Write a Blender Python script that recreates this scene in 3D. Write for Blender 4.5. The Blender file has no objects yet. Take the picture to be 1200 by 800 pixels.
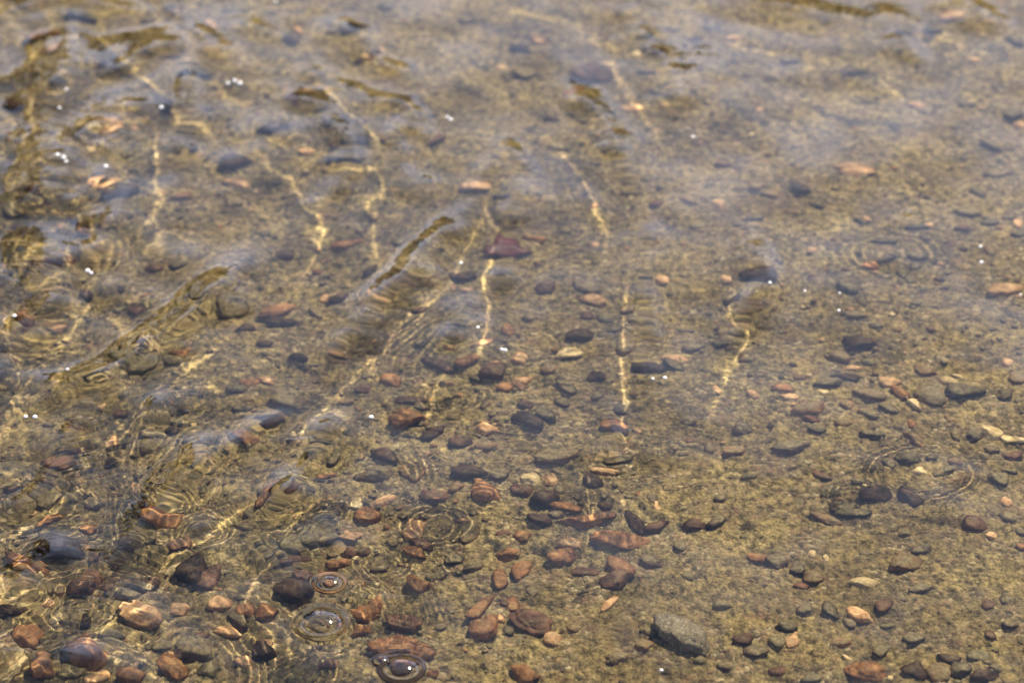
import bpy, bmesh, math, random
import numpy as np
from mathutils import Vector

SC = bpy.context.scene
COL = SC.collection
R = math.radians

# ---------------------------------------------------------------- camera
CAM_H = 1.70
PITCH = R(30.0)
HFOV = R(20.0)
FPX = 600.0 / math.tan(HFOV / 2)
cam = bpy.data.cameras.new('camera')
cam_ob = bpy.data.objects.new('camera', cam)
COL.objects.link(cam_ob)
SC.camera = cam_ob
cam_ob.location = (0, 0, CAM_H)
cam_ob.rotation_euler = (R(90) - PITCH, 0, 0)
cam.sensor_width = 36
cam.lens = 18 / math.tan(HFOV / 2)
cam.clip_start = 0.05
cam.clip_end = 500
cam.dof.use_dof = True
cam.dof.focus_distance = 3.08
cam.dof.aperture_fstop = 4.5

# ---------------------------------------------------------------- sky and sun
SUN_EL, SUN_AZ = R(52), R(26)          # azimuth measured from +Y towards +X
world = bpy.data.worlds.new('World')
SC.world = world
world.use_nodes = True
wn = world.node_tree
sky = wn.nodes.new('ShaderNodeTexSky')
sky.sky_type = 'NISHITA'
sky.sun_disc = False
sky.sun_elevation = SUN_EL
sky.sun_rotation = SUN_AZ
sky.air_density = 1.1
sky.dust_density = 0.25
sky.ozone_density = 4.0
bg = wn.nodes['Background']
# unseen thin cloud banks, added low over the horizon to brighten the water's sheen
wg = wn.nodes.new('ShaderNodeTexCoord')
wsep = wn.nodes.new('ShaderNodeSeparateXYZ')
wn.links.new(wg.outputs['Generated'], wsep.inputs[0])
low = wn.nodes.new('ShaderNodeMapRange')
low.interpolation_type = 'SMOOTHSTEP'
for i_, v_ in enumerate((.38, .62, 1.0, 0.0), 1):
    low.inputs[i_].default_value = v_
wn.links.new(wsep.outputs[2], low.inputs[0])
cl = wn.nodes.new('ShaderNodeTexNoise')
cl.inputs['Scale'].default_value = 5.5
cl.inputs['Detail'].default_value = 4
wn.links.new(wg.outputs['Generated'], cl.inputs['Vector'])
clr = wn.nodes.new('ShaderNodeMapRange')
for i_, v_ in enumerate((.36, .64, .35, 1.5), 1):
    clr.inputs[i_].default_value = v_
wn.links.new(cl.outputs['Fac'], clr.inputs[0])
cm = wn.nodes.new('ShaderNodeMath')
cm.operation = 'MULTIPLY'
wn.links.new(low.outputs[0], cm.inputs[0])
wn.links.new(clr.outputs[0], cm.inputs[1])
cs = wn.nodes.new('ShaderNodeVectorMath')
cs.operation = 'SCALE'
cs.inputs[0].default_value = (9.0, 8.9, 11.8)        # before the 0.05 strength below
wn.links.new(cm.outputs[0], cs.inputs['Scale'])
ca = wn.nodes.new('ShaderNodeVectorMath')
ca.operation = 'ADD'
wn.links.new(sky.outputs[0], ca.inputs[0])
wn.links.new(cs.outputs[0], ca.inputs[1])
wn.links.new(ca.outputs[0], bg.inputs[0])
bg.inputs[1].default_value = 0.05
SUN_DIR = Vector((math.cos(SUN_EL) * math.sin(SUN_AZ), math.cos(SUN_EL) * math.cos(SUN_AZ), math.sin(SUN_EL)))
sun = bpy.data.lights.new('sun', 'SUN')
sun.energy = 5.0
sun.angle = R(0.53)
sun.color = (1.0, 0.88, 0.66)
sun_ob = bpy.data.objects.new('sun', sun)
COL.objects.link(sun_ob)
sun_ob.rotation_euler = SUN_DIR.to_track_quat('Z', 'Y').to_euler()
sun.cycles.is_caustics_light = True     # real refracted sunlight on the stream bed
SC.view_settings.view_transform = 'Standard'
SC.view_settings.look = 'None'
SC.view_settings.exposure = 1.45
SC.cycles.max_bounces = 10
SC.cycles.transmission_bounces = 8
SC.cycles.transparent_max_bounces = 12

# ---------------------------------------------------------------- helpers
rng = np.random.default_rng(11)
random.seed(11)


def px_ray(x, y):
    """Direction of the sight line through a photograph pixel (1200 x 800)."""
    a = (x - 600) / FPX
    b = (400 - y) / FPX
    c, s = math.cos(PITCH), math.sin(PITCH)
    return Vector((a, c + b * s, -s + b * c)).normalized()


def refract(d, eta):
    ci = -d.z
    k = 1 - eta * eta * (1 - ci * ci)
    return Vector((d.x * eta, d.y * eta, d.z * eta + (eta * ci - math.sqrt(k)))).normalized()


def on_surface(x, y):
    d = px_ray(x, y)
    t = CAM_H / -d.z
    return (d.x * t, d.y * t)


def depth_at(x, y):
    """Mean water depth (metres): shallower towards the near right."""
    return 0.118 + 0.018 * min(max((y - 2.6) / 1.2, -1), 2) - 0.070 * min(max(x, -.75), .75) if isinstance(x, float) else 0.118 + 0.018 * np.clip((y - 2.6) / 1.2, -1, 2) - 0.070 * np.clip(x, -.75, .75)


def on_bed(x, y):
    d = px_ray(x, y)
    t = CAM_H / -d.z
    q = refract(d, 1 / 1.333)
    X, Y = d.x * t, d.y * t
    px, py = X, Y
    for _ in range(4):
        k = depth_at(px, py) / -q.z
        px, py = X + q.x * k, Y + q.y * k
    return (px, py)


def sun_entry(x, y):
    """Where sunlight that lands on bed pixel x, y came through the water surface."""
    px, py = on_bed(x, y)
    q = refract(-SUN_DIR, 1 / 1.333)
    k = depth_at(px, py) / -q.z
    return (px - q.x * k, py - q.y * k)


def m_per_px(x, y):
    d = px_ray(x, y)
    return CAM_H / -d.z / FPX


def vnoise(X, Y, scale, seed):
    """Smooth value noise in -1..1 on a metric lattice."""
    x = X * scale + 1000.5
    y = Y * scale + 1000.5
    xi = np.floor(x).astype(np.int64)
    yi = np.floor(y).astype(np.int64)
    fx = x - xi
    fy = y - yi
    fx = fx * fx * fx * (fx * (fx * 6 - 15) + 10)
    fy = fy * fy * fy * (fy * (fy * 6 - 15) + 10)

    def h(a, b):
        n = (a * 374761393 + b * 668265263 + seed * 974634777) & 0xFFFFFFFF
        n = ((n ^ (n >> 13)) * 1274126177) & 0xFFFFFFFF
        n = n ^ (n >> 16)
        return (n & 0xFFFF) / 32767.5 - 1
    return ((h(xi, yi) * (1 - fx) + h(xi + 1, yi) * fx) * (1 - fy)
            + (h(xi, yi + 1) * (1 - fx) + h(xi + 1, yi + 1) * fx) * fy)


def mesh_from(name, co, faces, smooth=True):
    """co (n,3), faces (m,k) with a fixed k."""
    me = bpy.data.meshes.new(name)
    me.vertices.add(len(co))
    me.vertices.foreach_set('co', np.ascontiguousarray(co, dtype=np.float32).ravel())
    f = np.ascontiguousarray(faces, dtype=np.int32)
    me.loops.add(f.size)
    me.loops.foreach_set('vertex_index', f.ravel())
    me.polygons.add(len(f))
    me.polygons.foreach_set('loop_start', np.arange(0, f.size, f.shape[1], dtype=np.int32))
    me.polygons.foreach_set('use_smooth', np.full(len(f), smooth))
    me.update(calc_edges=True)
    return me


def link(name, me, mat=None, parent=None, **props):
    o = bpy.data.objects.new(name, me)
    COL.objects.link(o)
    if mat is not None:
        for m in (mat if isinstance(mat, (list, tuple)) else [mat]):
            me.materials.append(m)
    if parent is not None:
        o.parent = parent
    for k, v in props.items():
        o[k] = v
    return o


def sheet(name, ns, rows, xfun, zfun, mat):
    """A ground-like sheet; columns fan out with distance so the mesh is as fine as it needs to be."""
    Sx, Yy = np.meshgrid(ns, rows)
    X = xfun(Sx, Yy)
    Z = zfun(X, Yy)
    co = np.stack([X, Yy, Z], -1).reshape(-1, 3)
    nx, ny = len(ns), len(rows)
    i = np.arange(nx * ny).reshape(ny, nx)
    q = np.stack([i[:-1, :-1], i[:-1, 1:], i[1:, 1:], i[1:, :-1]], -1).reshape(-1, 4)
    return link(name, mesh_from(name, co, q), mat, kind='structure')


def fan_columns(n):
    inner = np.linspace(-1, 1, n)
    outer = 1 + np.concatenate([np.arange(1, 61) * .012, .72 + np.array([.06, .14, .28, .5, .9, 1.6, 3.4, 8, 16, 34])])
    return np.concatenate([-outer[::-1], inner, outer])


def fan_rows(step0, step1, y0=2.12, y1=4.12):
    r = [y0]
    while r[-1] < y1:
        t = (r[-1] - y0) / (y1 - y0)
        r.append(r[-1] + step0 + (step1 - step0) * t)
    a = y0 - np.array([.03, .08, .15, .3, .6, 1.1, 2, 4, 8])
    b = r[-1] + np.array([.03, .08, .15, .3, .6, 1.1, 2, 4, 8, 14])
    return np.concatenate([a[::-1], np.array(r), b])


def fan_x(S, Y):
    return S * (0.185 * np.clip(Y, 2.0, 30) + 0.09)


# ---------------------------------------------------------------- materials
def new_mat(name):
    m = bpy.data.materials.new(name)
    m.use_nodes = True
    nt = m.node_tree
    return m, nt, nt.nodes['Principled BSDF'], nt.nodes['Material Output']


def nd(nt, typ, **kw):
    n = nt.nodes.new(typ)
    for k, v in kw.items():
        if isinstance(k, str) and k.startswith('i_'):
            n.inputs[k[2:].replace('_', ' ')].default_value = v
        else:
            setattr(n, k, v)
    return n


def noise(nt, vec, scale, detail=4, rough=.6, dist=0.0):
    n = nt.nodes.new('ShaderNodeTexNoise')
    n.inputs['Scale'].default_value = scale
    n.inputs['Detail'].default_value = detail
    n.inputs['Roughness'].default_value = rough
    n.inputs['Distortion'].default_value = dist
    nt.links.new(vec, n.inputs['Vector'])
    return n.outputs['Fac']


def ramp(nt, fac, stops):
    n = nt.nodes.new('ShaderNodeValToRGB')
    e = n.color_ramp.elements
    while len(e) < len(stops):
        e.new(.5)
    for el, (p, c) in zip(e, stops):
        el.position = p
        el.color = (*c, 1) if len(c) == 3 else c
    nt.links.new(fac, n.inputs[0])
    return n.outputs[0]


def gray(v):
    return (v, v, v)


def mix(nt, fac, a, b, mode='MIX'):
    n = nt.nodes.new('ShaderNodeMix')
    n.data_type = 'RGBA'
    n.blend_type = mode
    for sock, v in ((n.inputs[0], fac), (n.inputs[6], a), (n.inputs[7], b)):
        if isinstance(v, (int, float)):
            sock.default_value = v
        elif isinstance(v, tuple):
            sock.default_value = (*v, 1)
        else:
            nt.links.new(v, sock)
    return n.outputs[2]


def math_n(nt, op, a, b=None):
    n = nt.nodes.new('ShaderNodeMath')
    n.operation = op
    for i, v in ((0, a), (1, b)):
        if v is None:
            continue
        if isinstance(v, (int, float)):
            n.inputs[i].default_value = v
        else:
            nt.links.new(v, n.inputs[i])
    return n.outputs[0]


def mat_water():
    m, nt, p, out = new_mat('clear_stream_water')
    nt.nodes.remove(p)
    g = nt.nodes.new('ShaderNodeBsdfGlass')
    g.inputs['IOR'].default_value = 1.333
    g.inputs['Roughness'].default_value = 0.0
    g.inputs['Color'].default_value = (.99, .985, .93, 1)
    nt.links.new(g.outputs[0], out.inputs[0])
    return m


def mat_bed():
    m, nt, p, out = new_mat('algae_covered_grit')
    tc = nt.nodes.new('ShaderNodeTexCoord').outputs['Object']
    base = ramp(nt, noise(nt, tc, 7, 3), [(.35, (.138, .108, .058)), (.5, (.215, .168, .084)), (.66, (.275, .222, .117))])
    mp = nt.nodes.new('ShaderNodeMapping')
    mp.inputs['Scale'].default_value = (1, .6, .8)
    nt.links.new(tc, mp.inputs['Vector'])
    fuzz = ramp(nt, noise(nt, mp.outputs[0], 125, 6, .70), [(.36, (.25, .22, .18)), (.5, (1.0, .98, .92)), (.65, (1.9, 1.82, 1.62))])
    c = mix(nt, 1.0, base, fuzz, 'MULTIPLY')
    # single grains of grit
    v = nt.nodes.new('ShaderNodeTexVoronoi')
    v.inputs['Scale'].default_value = 190
    nt.links.new(tc, v.inputs['Vector'])
    sep = nt.nodes.new('ShaderNodeSeparateColor')
    nt.links.new(v.outputs['Color'], sep.inputs[0])
    grain = ramp(nt, sep.outputs[0], [(0, (.06, .052, .045)), (.3, (.16, .12, .075)), (.55, (.22, .19, .11)), (.8, (.30, .20, .12)), (1, (.50, .42, .27))])
    gm = ramp(nt, noise(nt, tc, 24, 3), [(.42, gray(0)), (.62, gray(.85))])
    c = mix(nt, gm, c, grain)
    # darker purple silt patches and rusty ones
    pm = ramp(nt, noise(nt, tc, 12, 4, .7), [(.54, gray(0)), (.68, gray(.55))])
    c = mix(nt, pm, c, (.085, .062, .052))
    v2 = nt.nodes.new('ShaderNodeTexNoise')
    m2 = ramp(nt, noise(nt, tc, 33, 4, .7), [(.58, gray(0)), (.70, gray(.6))])
    nt.nodes.remove(v2)
    c = mix(nt, m2, c, (.23, .135, .08))
    nt.links.new(c, p.inputs['Base Color'])
    p.inputs['Roughness'].default_value = .8
    p.inputs['Specular IOR Level'].default_value = .05
    b = nt.nodes.new('ShaderNodeBump')
    b.inputs['Distance'].default_value = .008
    b.inputs['Strength'].default_value = .9
    hgt = math_n(nt, 'ADD', noise(nt, tc, 170, 5, .7), math_n(nt, 'MULTIPLY', v.outputs['Distance'], -.5))
    nt.links.new(hgt, b.inputs['Height'])
    nt.links.new(b.outputs[0], p.inputs['Normal'])
    return m


def mat_rock(name, dark, mid, light, algae=.0, band=.0, speck=0.0, scale=1.0):
    m, nt, p, out = new_mat(name)
    tcn = nt.nodes.new('ShaderNodeTexCoord')
    info = nt.nodes.new('ShaderNodeObjectInfo')
    off = nt.nodes.new('ShaderNodeVectorMath')
    off.operation = 'ADD'
    nt.links.new(tcn.outputs['Object'], off.inputs[0])
    nt.links.new(info.outputs['Random'], off.inputs[1])
    tc = off.outputs[0]
    n1 = noise(nt, tc, 70 * scale, 5, .62, .4)
    c = ramp(nt, n1, [(.32, dark), (.5, mid), (.70, light)])
    if band:
        w = nt.nodes.new('ShaderNodeTexWave')
        w.inputs['Scale'].default_value = 55
        w.inputs['Distortion'].default_value = 14
        w.inputs['Detail'].default_value = 3
        nt.links.new(tc, w.inputs['Vector'])
        c = mix(nt, math_n(nt, 'MULTIPLY', w.outputs['Fac'], band), c, light)
    if speck:
        s = ramp(nt, noise(nt, tc, 420, 2, .8), [(.40, gray(0)), (.47, gray(speck))])
        c = mix(nt, s, tuple(x * .35 for x in mid), c)
        s = ramp(nt, noise(nt, tc, 330, 2, .8), [(.58, gray(0)), (.64, gray(speck))])
        c = mix(nt, s, c, tuple(min(.6, x * 1.7) for x in light))
    # value changes a little from stone to stone
    vv = math_n(nt, 'MULTIPLY_ADD', info.outputs['Random'], .5)
    vv.node.inputs[2].default_value = .75
    hsv = nt.nodes.new('ShaderNodeHueSaturation')
    nt.links.new(vv, hsv.inputs['Value'])
    nt.links.new(c, hsv.inputs['Color'])
    c = hsv.outputs[0]
    # algae and silt lying on the upward faces
    geo = nt.nodes.new('ShaderNodeNewGeometry')
    sx = nt.nodes.new('ShaderNodeSeparateXYZ')
    nt.links.new(geo.outputs['Normal'], sx.inputs[0])
    up = ramp(nt, sx.outputs[2], [(.35, gray(0)), (.85, gray(1))])
    am = ramp(nt, noise(nt, tc, 95, 5, .7), [(.55 - .35 * algae, gray(0)), (.75 - .3 * algae, gray(.35 + .6 * algae))])
    am = math_n(nt, 'MULTIPLY', am, up)
    alg = ramp(nt, noise(nt, tc, 260, 3, .7), [(.35, (.07, .058, .032)), (.65, (.22, .18, .10))])
    c = mix(nt, am, c, alg)
    nt.links.new(c, p.inputs['Base Color'])
    p.inputs['Roughness'].default_value = .55
    p.inputs['Specular IOR Level'].default_value = .15
    b = nt.nodes.new('ShaderNodeBump')
    b.inputs['Distance'].default_value = .0035
    b.inputs['Strength'].default_value = .6
    nt.links.new(noise(nt, tc, 160, 5, .65), b.inputs['Height'])
    nt.links.new(b.outputs[0], p.inputs['Normal'])
    return m


def mat_simple(name, c0, c1, scale, rough=.8):
    m, nt, p, out = new_mat(name)
    tc = nt.nodes.new('ShaderNodeTexCoord').outputs['Object']
    nt.links.new(ramp(nt, noise(nt, tc, scale, 5), [(.35, c0), (.65, c1)]), p.inputs['Base Color'])
    p.inputs['Roughness'].default_value = rough
    return m


def mat_film():
    """Thin wall of an air bubble: clear, with a Fresnel sheen."""
    m, nt, p, out = new_mat('bubble_film')
    nt.nodes.remove(p)
    t = nt.nodes.new('ShaderNodeBsdfTransparent')
    t.inputs[0].default_value = (.97, .97, .97, 1)
    g = nt.nodes.new('ShaderNodeBsdfGlossy')
    g.inputs['Roughness'].default_value = .04
    f = nt.nodes.new('ShaderNodeFresnel')
    f.inputs['IOR'].default_value = 1.8
    mx = nt.nodes.new('ShaderNodeMixShader')
    nt.links.new(f.outputs[0], mx.inputs[0])
    nt.links.new(t.outputs[0], mx.inputs[1])
    nt.links.new(g.outputs[0], mx.inputs[2])
    nt.links.new(mx.outputs[0], out.inputs[0])
    return m


def mat_glint():
    m, nt, p, out = new_mat('glint_white')  # opaque white that stands in for sun glints on the water
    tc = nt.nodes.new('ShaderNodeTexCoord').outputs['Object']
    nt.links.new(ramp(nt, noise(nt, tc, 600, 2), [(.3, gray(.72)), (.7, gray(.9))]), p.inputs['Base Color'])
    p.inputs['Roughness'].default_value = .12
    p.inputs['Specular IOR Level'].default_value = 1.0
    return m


M_WATER = mat_water()
M_BED = mat_bed()
ROCK = {
    'D': mat_rock('dark_slate_and_shade', (.012, .007, .005), (.034, .018, .011), (.085, .048, .028), .12),  # some of these dark stones stand in for patches of shade
    'P': mat_rock('purple_brown_stone', (.026, .013, .010), (.072, .034, .023), (.165, .085, .053), .3, .15),
    'B': mat_rock('rust_brown_stone', (.046, .020, .009), (.165, .073, .030), (.38, .205, .09), .2, .18),
    'S': mat_rock('salmon_tan_stone', (.15, .080, .036), (.34, .19, .095), (.62, .42, .24), .3, .2),
    'C': mat_rock('pale_cream_stone', (.24, .17, .08), (.44, .33, .17), (.66, .55, .34), .35),
    'G': mat_rock('grey_granite', (.12, .098, .072), (.27, .222, .160), (.47, .40, .30), .3, 0, .5),
    'M': mat_rock('mossy_stone', (.06, .048, .026), (.11, .09, .045), (.19, .155, .08), .9),
    'K': mat_rock('dull_grey_brown_stone', (.040, .025, .014), (.105, .068, .036), (.21, .15, .085), .75),
    'Pm': mat_rock('algae_dusted_purple_stone', (.035, .022, .02), (.08, .05, .04), (.16, .11, .075), .9),
    'Bm': mat_rock('algae_dusted_rust_stone', (.08, .038, .02), (.17, .085, .042), (.31, .18, .09), .8),
    'Dm': mat_rock('algae_dusted_dark_stone', (.010, .006, .005), (.030, .019, .014), (.08, .052, .034), .7),
}

# ---------------------------------------------------------------- water surface
RINGS = [  # centre x, y, ring radius, band width, wavelength (photo px), slope, decay inwards
    (540, 522, 31, 11, 10, .22), (414, 505, 20, 9, 9, .26), (1018, 510, 17, 8, 8, .22), (1078, 555, 60, 11, 10, -.12),
    (375, 730, 38, 10, 9, .24), (385, 682, 26, 14, 9, .22), (470, 785, 40, 14, 10, .24), (447, 773, 13, 5, 6, .12),
    (562, 383, 12, 6, 6, .15), (560, 380, 34, 10, 9, .08), (78, 482, 48, 22, 10, .10), (30, 485, 20, 9, 8, .10),
    (218, 482, 34, 16, 8.5, .11), (185, 262, 12, 14, 7, .16), (485, 265, 28, 8, 9, .07), (1062, 245, 44, 16, 12, .12),
    (1018, 240, 22, 8, 9, .06), (1040, 350, 26, 8, 8, .05), (446, 445, 13, 7, 7, .12), (365, 530, 22, 9, 8, .09),
    (104, 325, 26, 12, 9, .09), (45, 340, 34, 14, 10, .09), (1203, 792, 26, 14, 8, .14),
    (528, 150, 38, 14, 11, .07), (60, 235, 22, 12, 8, .14), (280, 515, 30, 18, 9, .09), (300, 770, 30, 16, 9, .06),
    (95, 690, 34, 22, 10, .11), (20, 700, 30, 18, 10, .12), (235, 765, 26, 12, 8, .08), (480, 560, 26, 14, 8, .07),
    (640, 330, 40, 18, 11, .05), (150, 430, 30, 14, 9, .10), 
    (420, 640, 34, 16, 9, .08), (130, 600, 30, 18, 9, .12), (30, 610, 26, 16, 9, .12),
]
PACKETS = [  # patches of short parallel ripples: x, y, radius px, direction of travel (deg in plan, 0 = across), wavelength, slope
    (750, 455, 28, 82, 12, .09), (770, 178, 18, 5, 9, -.10), (690, 610, 26, 12, 11, -.10), (487, 553, 20, 15, 10, -.13),
    (570, 580, 24, 70, 9, -.12), (60, 650, 50, 120, 12, -.12), (160, 590, 40, 20, 8, -.12),
    (520, 310, 40, 150, 10, .10), (235, 385, 60, 150, 11, .08), (340, 650, 60, 20, 14, .09), (450, 580, 60, 40, 9, .05),
    (20, 770, 50, 25, 12, .12), (870, 390, 36, 70, 10, .07), (180, 545, 50, 60, 9, .10),
    (780, 330, 70, 95, 13, .045), (950, 280, 60, 95, 13, .045), (90, 170, 80, 40, 16, .11), (30, 320, 70, 60, 14, .10),
    (725, 636, 20, 12, 13, -.06), (668, 638, 12, 30, 10, -.07), (130, 700, 80, 70, 13, .10), (420, 720, 60, 80, 12, .07),
]
FOCUS = [  # smooth crests that focus the sun into a bright line on the bed; points are where the line falls
    ([(300, 180), (335, 205), (360, 232), (378, 255), (375, 285), (355, 320), (335, 352)], 1.6, 10),
    ([(425, 193), (447, 203), (458, 220), (464, 238)], 1.3, 8),
    ([(478, 365), (458, 402), (428, 435), (388, 470), (366, 500), (354, 530)], 1.6, 10),
    ([(524, 440), (510, 463), (497, 488)], 1.5, 8),
    ([(650, 175), (680, 205), (697, 240), (706, 268), (713, 292)], 1.7, 9),
    ([(734, 350), (733, 405), (731, 430), (736, 470), (729, 500), (733, 536)], 1.25, 7),
    ([(862, 338), (871, 368), (872, 400), (856, 430), (834, 478)], 1.3, 8),
    ([(722, 92), (750, 130), (768, 165), (765, 190)], -.6, 12),
    ([(576, 315), (566, 362), (560, 412)], .8, 9),
    ([(250, 412), (205, 450), (175, 482), (130, 520), (75, 555), (5, 592)], 1.6, 10),
    ([(684, 565), (691, 592), (690, 622)], .8, 6),
    ([(1030, 70), (1045, 98), (1060, 125)], -2.6, 10),
    ([(600, 10), (655, 28), (700, 45), (722, 62)], -2.8, 13),
    ([(130, 62), (180, 105), (228, 150)], 1.7, 9),
    ([(300, 590), (262, 610), (215, 648), (175, 680)], .6, 8),
    ([(550, 272), (528, 318), (505, 362)], .4, 8),
    ([(186, 180), (189, 225), (184, 275)], 1.9, 9),
    ([(60, 110), (40, 150), (22, 200), (8, 260)], 2.0, 11),
    ([(12, 400), (22, 455), (6, 505)], 2.0, 11),
    ([(148, 590), (140, 628)], 1.3, 8),
    ([(100, 345), (75, 400), (40, 440)], 1.6, 9),
    ([(436, 250), (438, 292)], 1.5, 11),
    ([(150, 140), (120, 160), (95, 175)], 2.0, 10),
    ([(0, 90), (50, 85), (100, 95)], 1.8, 10),
    ([(20, 345), (60, 330), (95, 290)], 1.6, 9),
    ([(385, 115), (410, 145), (440, 165)], 1.4, 10),
    ([(350, 610), (320, 660), (290, 700)], 1.3, 10),
    ([(195, 640), (160, 700), (110, 760)], 1.5, 10),
    ([(60, 590), (40, 640), (5, 690)], 1.6, 9),
    ([(346, 722), (350, 740), (366, 752)], 2.0, 6),
]
FACES = [  # wave faces tilted away from the viewer, which mirror the dark wood: px points on the surface, width px, slope
    ([(272, 310), (240, 332), (192, 378), (150, 408), (100, 440)], 26, 0.195),
    ([(518, 258), (486, 295), (455, 322), (420, 348)], 18, 0.165),
    ([(366, 72), (405, 97), (450, 117)], 19, 0.12),
    ([(880, -8), (940, 6), (1004, 18)], 16, 0.15),
    ([(1120, -10), (1148, 6), (1172, 28)], 20, 0.22),
    ([(603, 170), (624, 197)], 11, 0.12),
    ([(100, 58), (62, 88), (25, 122)], 28, 0.15),
    ([(140, 105), (95, 138), (40, 190), (-5, 240)], 32, 0.17),
    ([(-10, 592), (40, 578), (80, 556)], 16, 0.11),
    ([(-10, 690), (25, 664), (62, 636)], 24, 0.10),
    ([(140, 42), (185, 34)], 16, 0.09),
    ([(95, -4), (170, 8)], 16, 0.07),
    ([(300, 26), (330, 40)], 11, 0.10),
    ([(40, 440), (105, 430)], 15, 0.12),
    ([(-5, 8), (30, 0)], 15, 0.07),
    ([(215, 160), (250, 190)], 12, 0.09),
    ([(15, 230), (60, 205)], 18, 0.12),
]
BUBBLES = [  # x, y, radius px
    (376, 730, 27), (386, 683, 16), (471, 784, 22), (447, 773, 9), (219, 481, 5), (1063, 247, 5), (561, 381, 5),
]
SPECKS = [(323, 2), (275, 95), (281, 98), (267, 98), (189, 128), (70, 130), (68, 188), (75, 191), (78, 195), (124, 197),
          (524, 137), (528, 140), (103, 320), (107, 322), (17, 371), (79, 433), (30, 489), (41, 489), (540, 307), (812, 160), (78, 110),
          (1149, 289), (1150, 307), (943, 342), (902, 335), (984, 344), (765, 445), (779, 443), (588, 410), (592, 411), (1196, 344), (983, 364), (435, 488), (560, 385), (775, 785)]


def seg_fields(X, Y, pts):
    """Signed distance to a polyline and the position along it (0..1)."""
    best = np.full(X.shape, 1e9)
    sd = np.zeros(X.shape)
    tt = np.zeros(X.shape)
    L = [math.dist(pts[i], pts[i + 1]) for i in range(len(pts) - 1)]
    tot, acc = sum(L), 0
    for i, l in enumerate(L):
        ax, ay = pts[i]
        dx, dy = (pts[i + 1][0] - ax) / l, (pts[i + 1][1] - ay) / l
        s = (X - ax) * dx + (Y - ay) * dy
        u = (X - ax) * -dy + (Y - ay) * dx
        lo = -1e9 if i == 0 else 0
        hi = 1e9 if i == len(L) - 1 else l
        sc = np.clip(s, lo, hi)
        d = np.hypot(s - sc, u)
        m = d < best
        best[m] = d[m]
        sd[m] = (np.sign(u) * d)[m]
        tt[m] = ((acc + sc) / tot)[m]
        acc += l
    return sd, tt


def densify(pts, k=4):
    """Catmull-Rom through the points."""
    p = [pts[0]] + list(pts) + [pts[-1]]
    out = []
    for i in range(1, len(p) - 2):
        for j in range(k):
            t = j / k
            out.append(tuple(.5 * (2 * p[i][c] + (p[i + 1][c] - p[i - 1][c]) * t
                     + (2 * p[i - 1][c] - 5 * p[i][c] + 4 * p[i + 1][c] - p[i + 2][c]) * t * t
                     + (-p[i - 1][c] + 3 * p[i][c] - 3 * p[i + 1][c] + p[i + 2][c]) * t ** 3) for c in (0, 1)))
    out.append(tuple(pts[-1]))
    return out


def window(X, Y, pts, pad):
    """Index block of the sheet that a feature can touch."""
    xs = [p[0] for p in pts]
    ys = [p[1] for p in pts]
    r = np.where((Y[:, 0] > min(ys) - pad) & (Y[:, 0] < max(ys) + pad))[0]
    if not len(r):
        return None
    sub = X[r[0]:r[-1] + 1]
    c = np.where(((sub > min(xs) - pad) & (sub < max(xs) + pad)).any(0))[0]
    if not len(c):
        return None
    return (slice(r[0], r[-1] + 1), slice(c[0], c[-1] + 1))


def smooth01(t):
    t = np.clip(t, 0, 1)
    return t * t * (3 - 2 * t)


# height profile of a focusing crest: even curvature over the core, a slow hollow on both sides
TAB_U = np.linspace(0, 9, 1801)
_du = TAB_U[1] - TAB_U[0]
_k = -np.exp(-TAB_U ** 4)
_c = TAB_U ** 2 * np.exp(-(TAB_U / 2.6) ** 2)
_k = _k - _c * (_k.sum() / _c.sum())
TAB_H = np.cumsum(np.cumsum(_k) * _du) * _du
TAB_H = TAB_H - TAB_H[-1]


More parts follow.
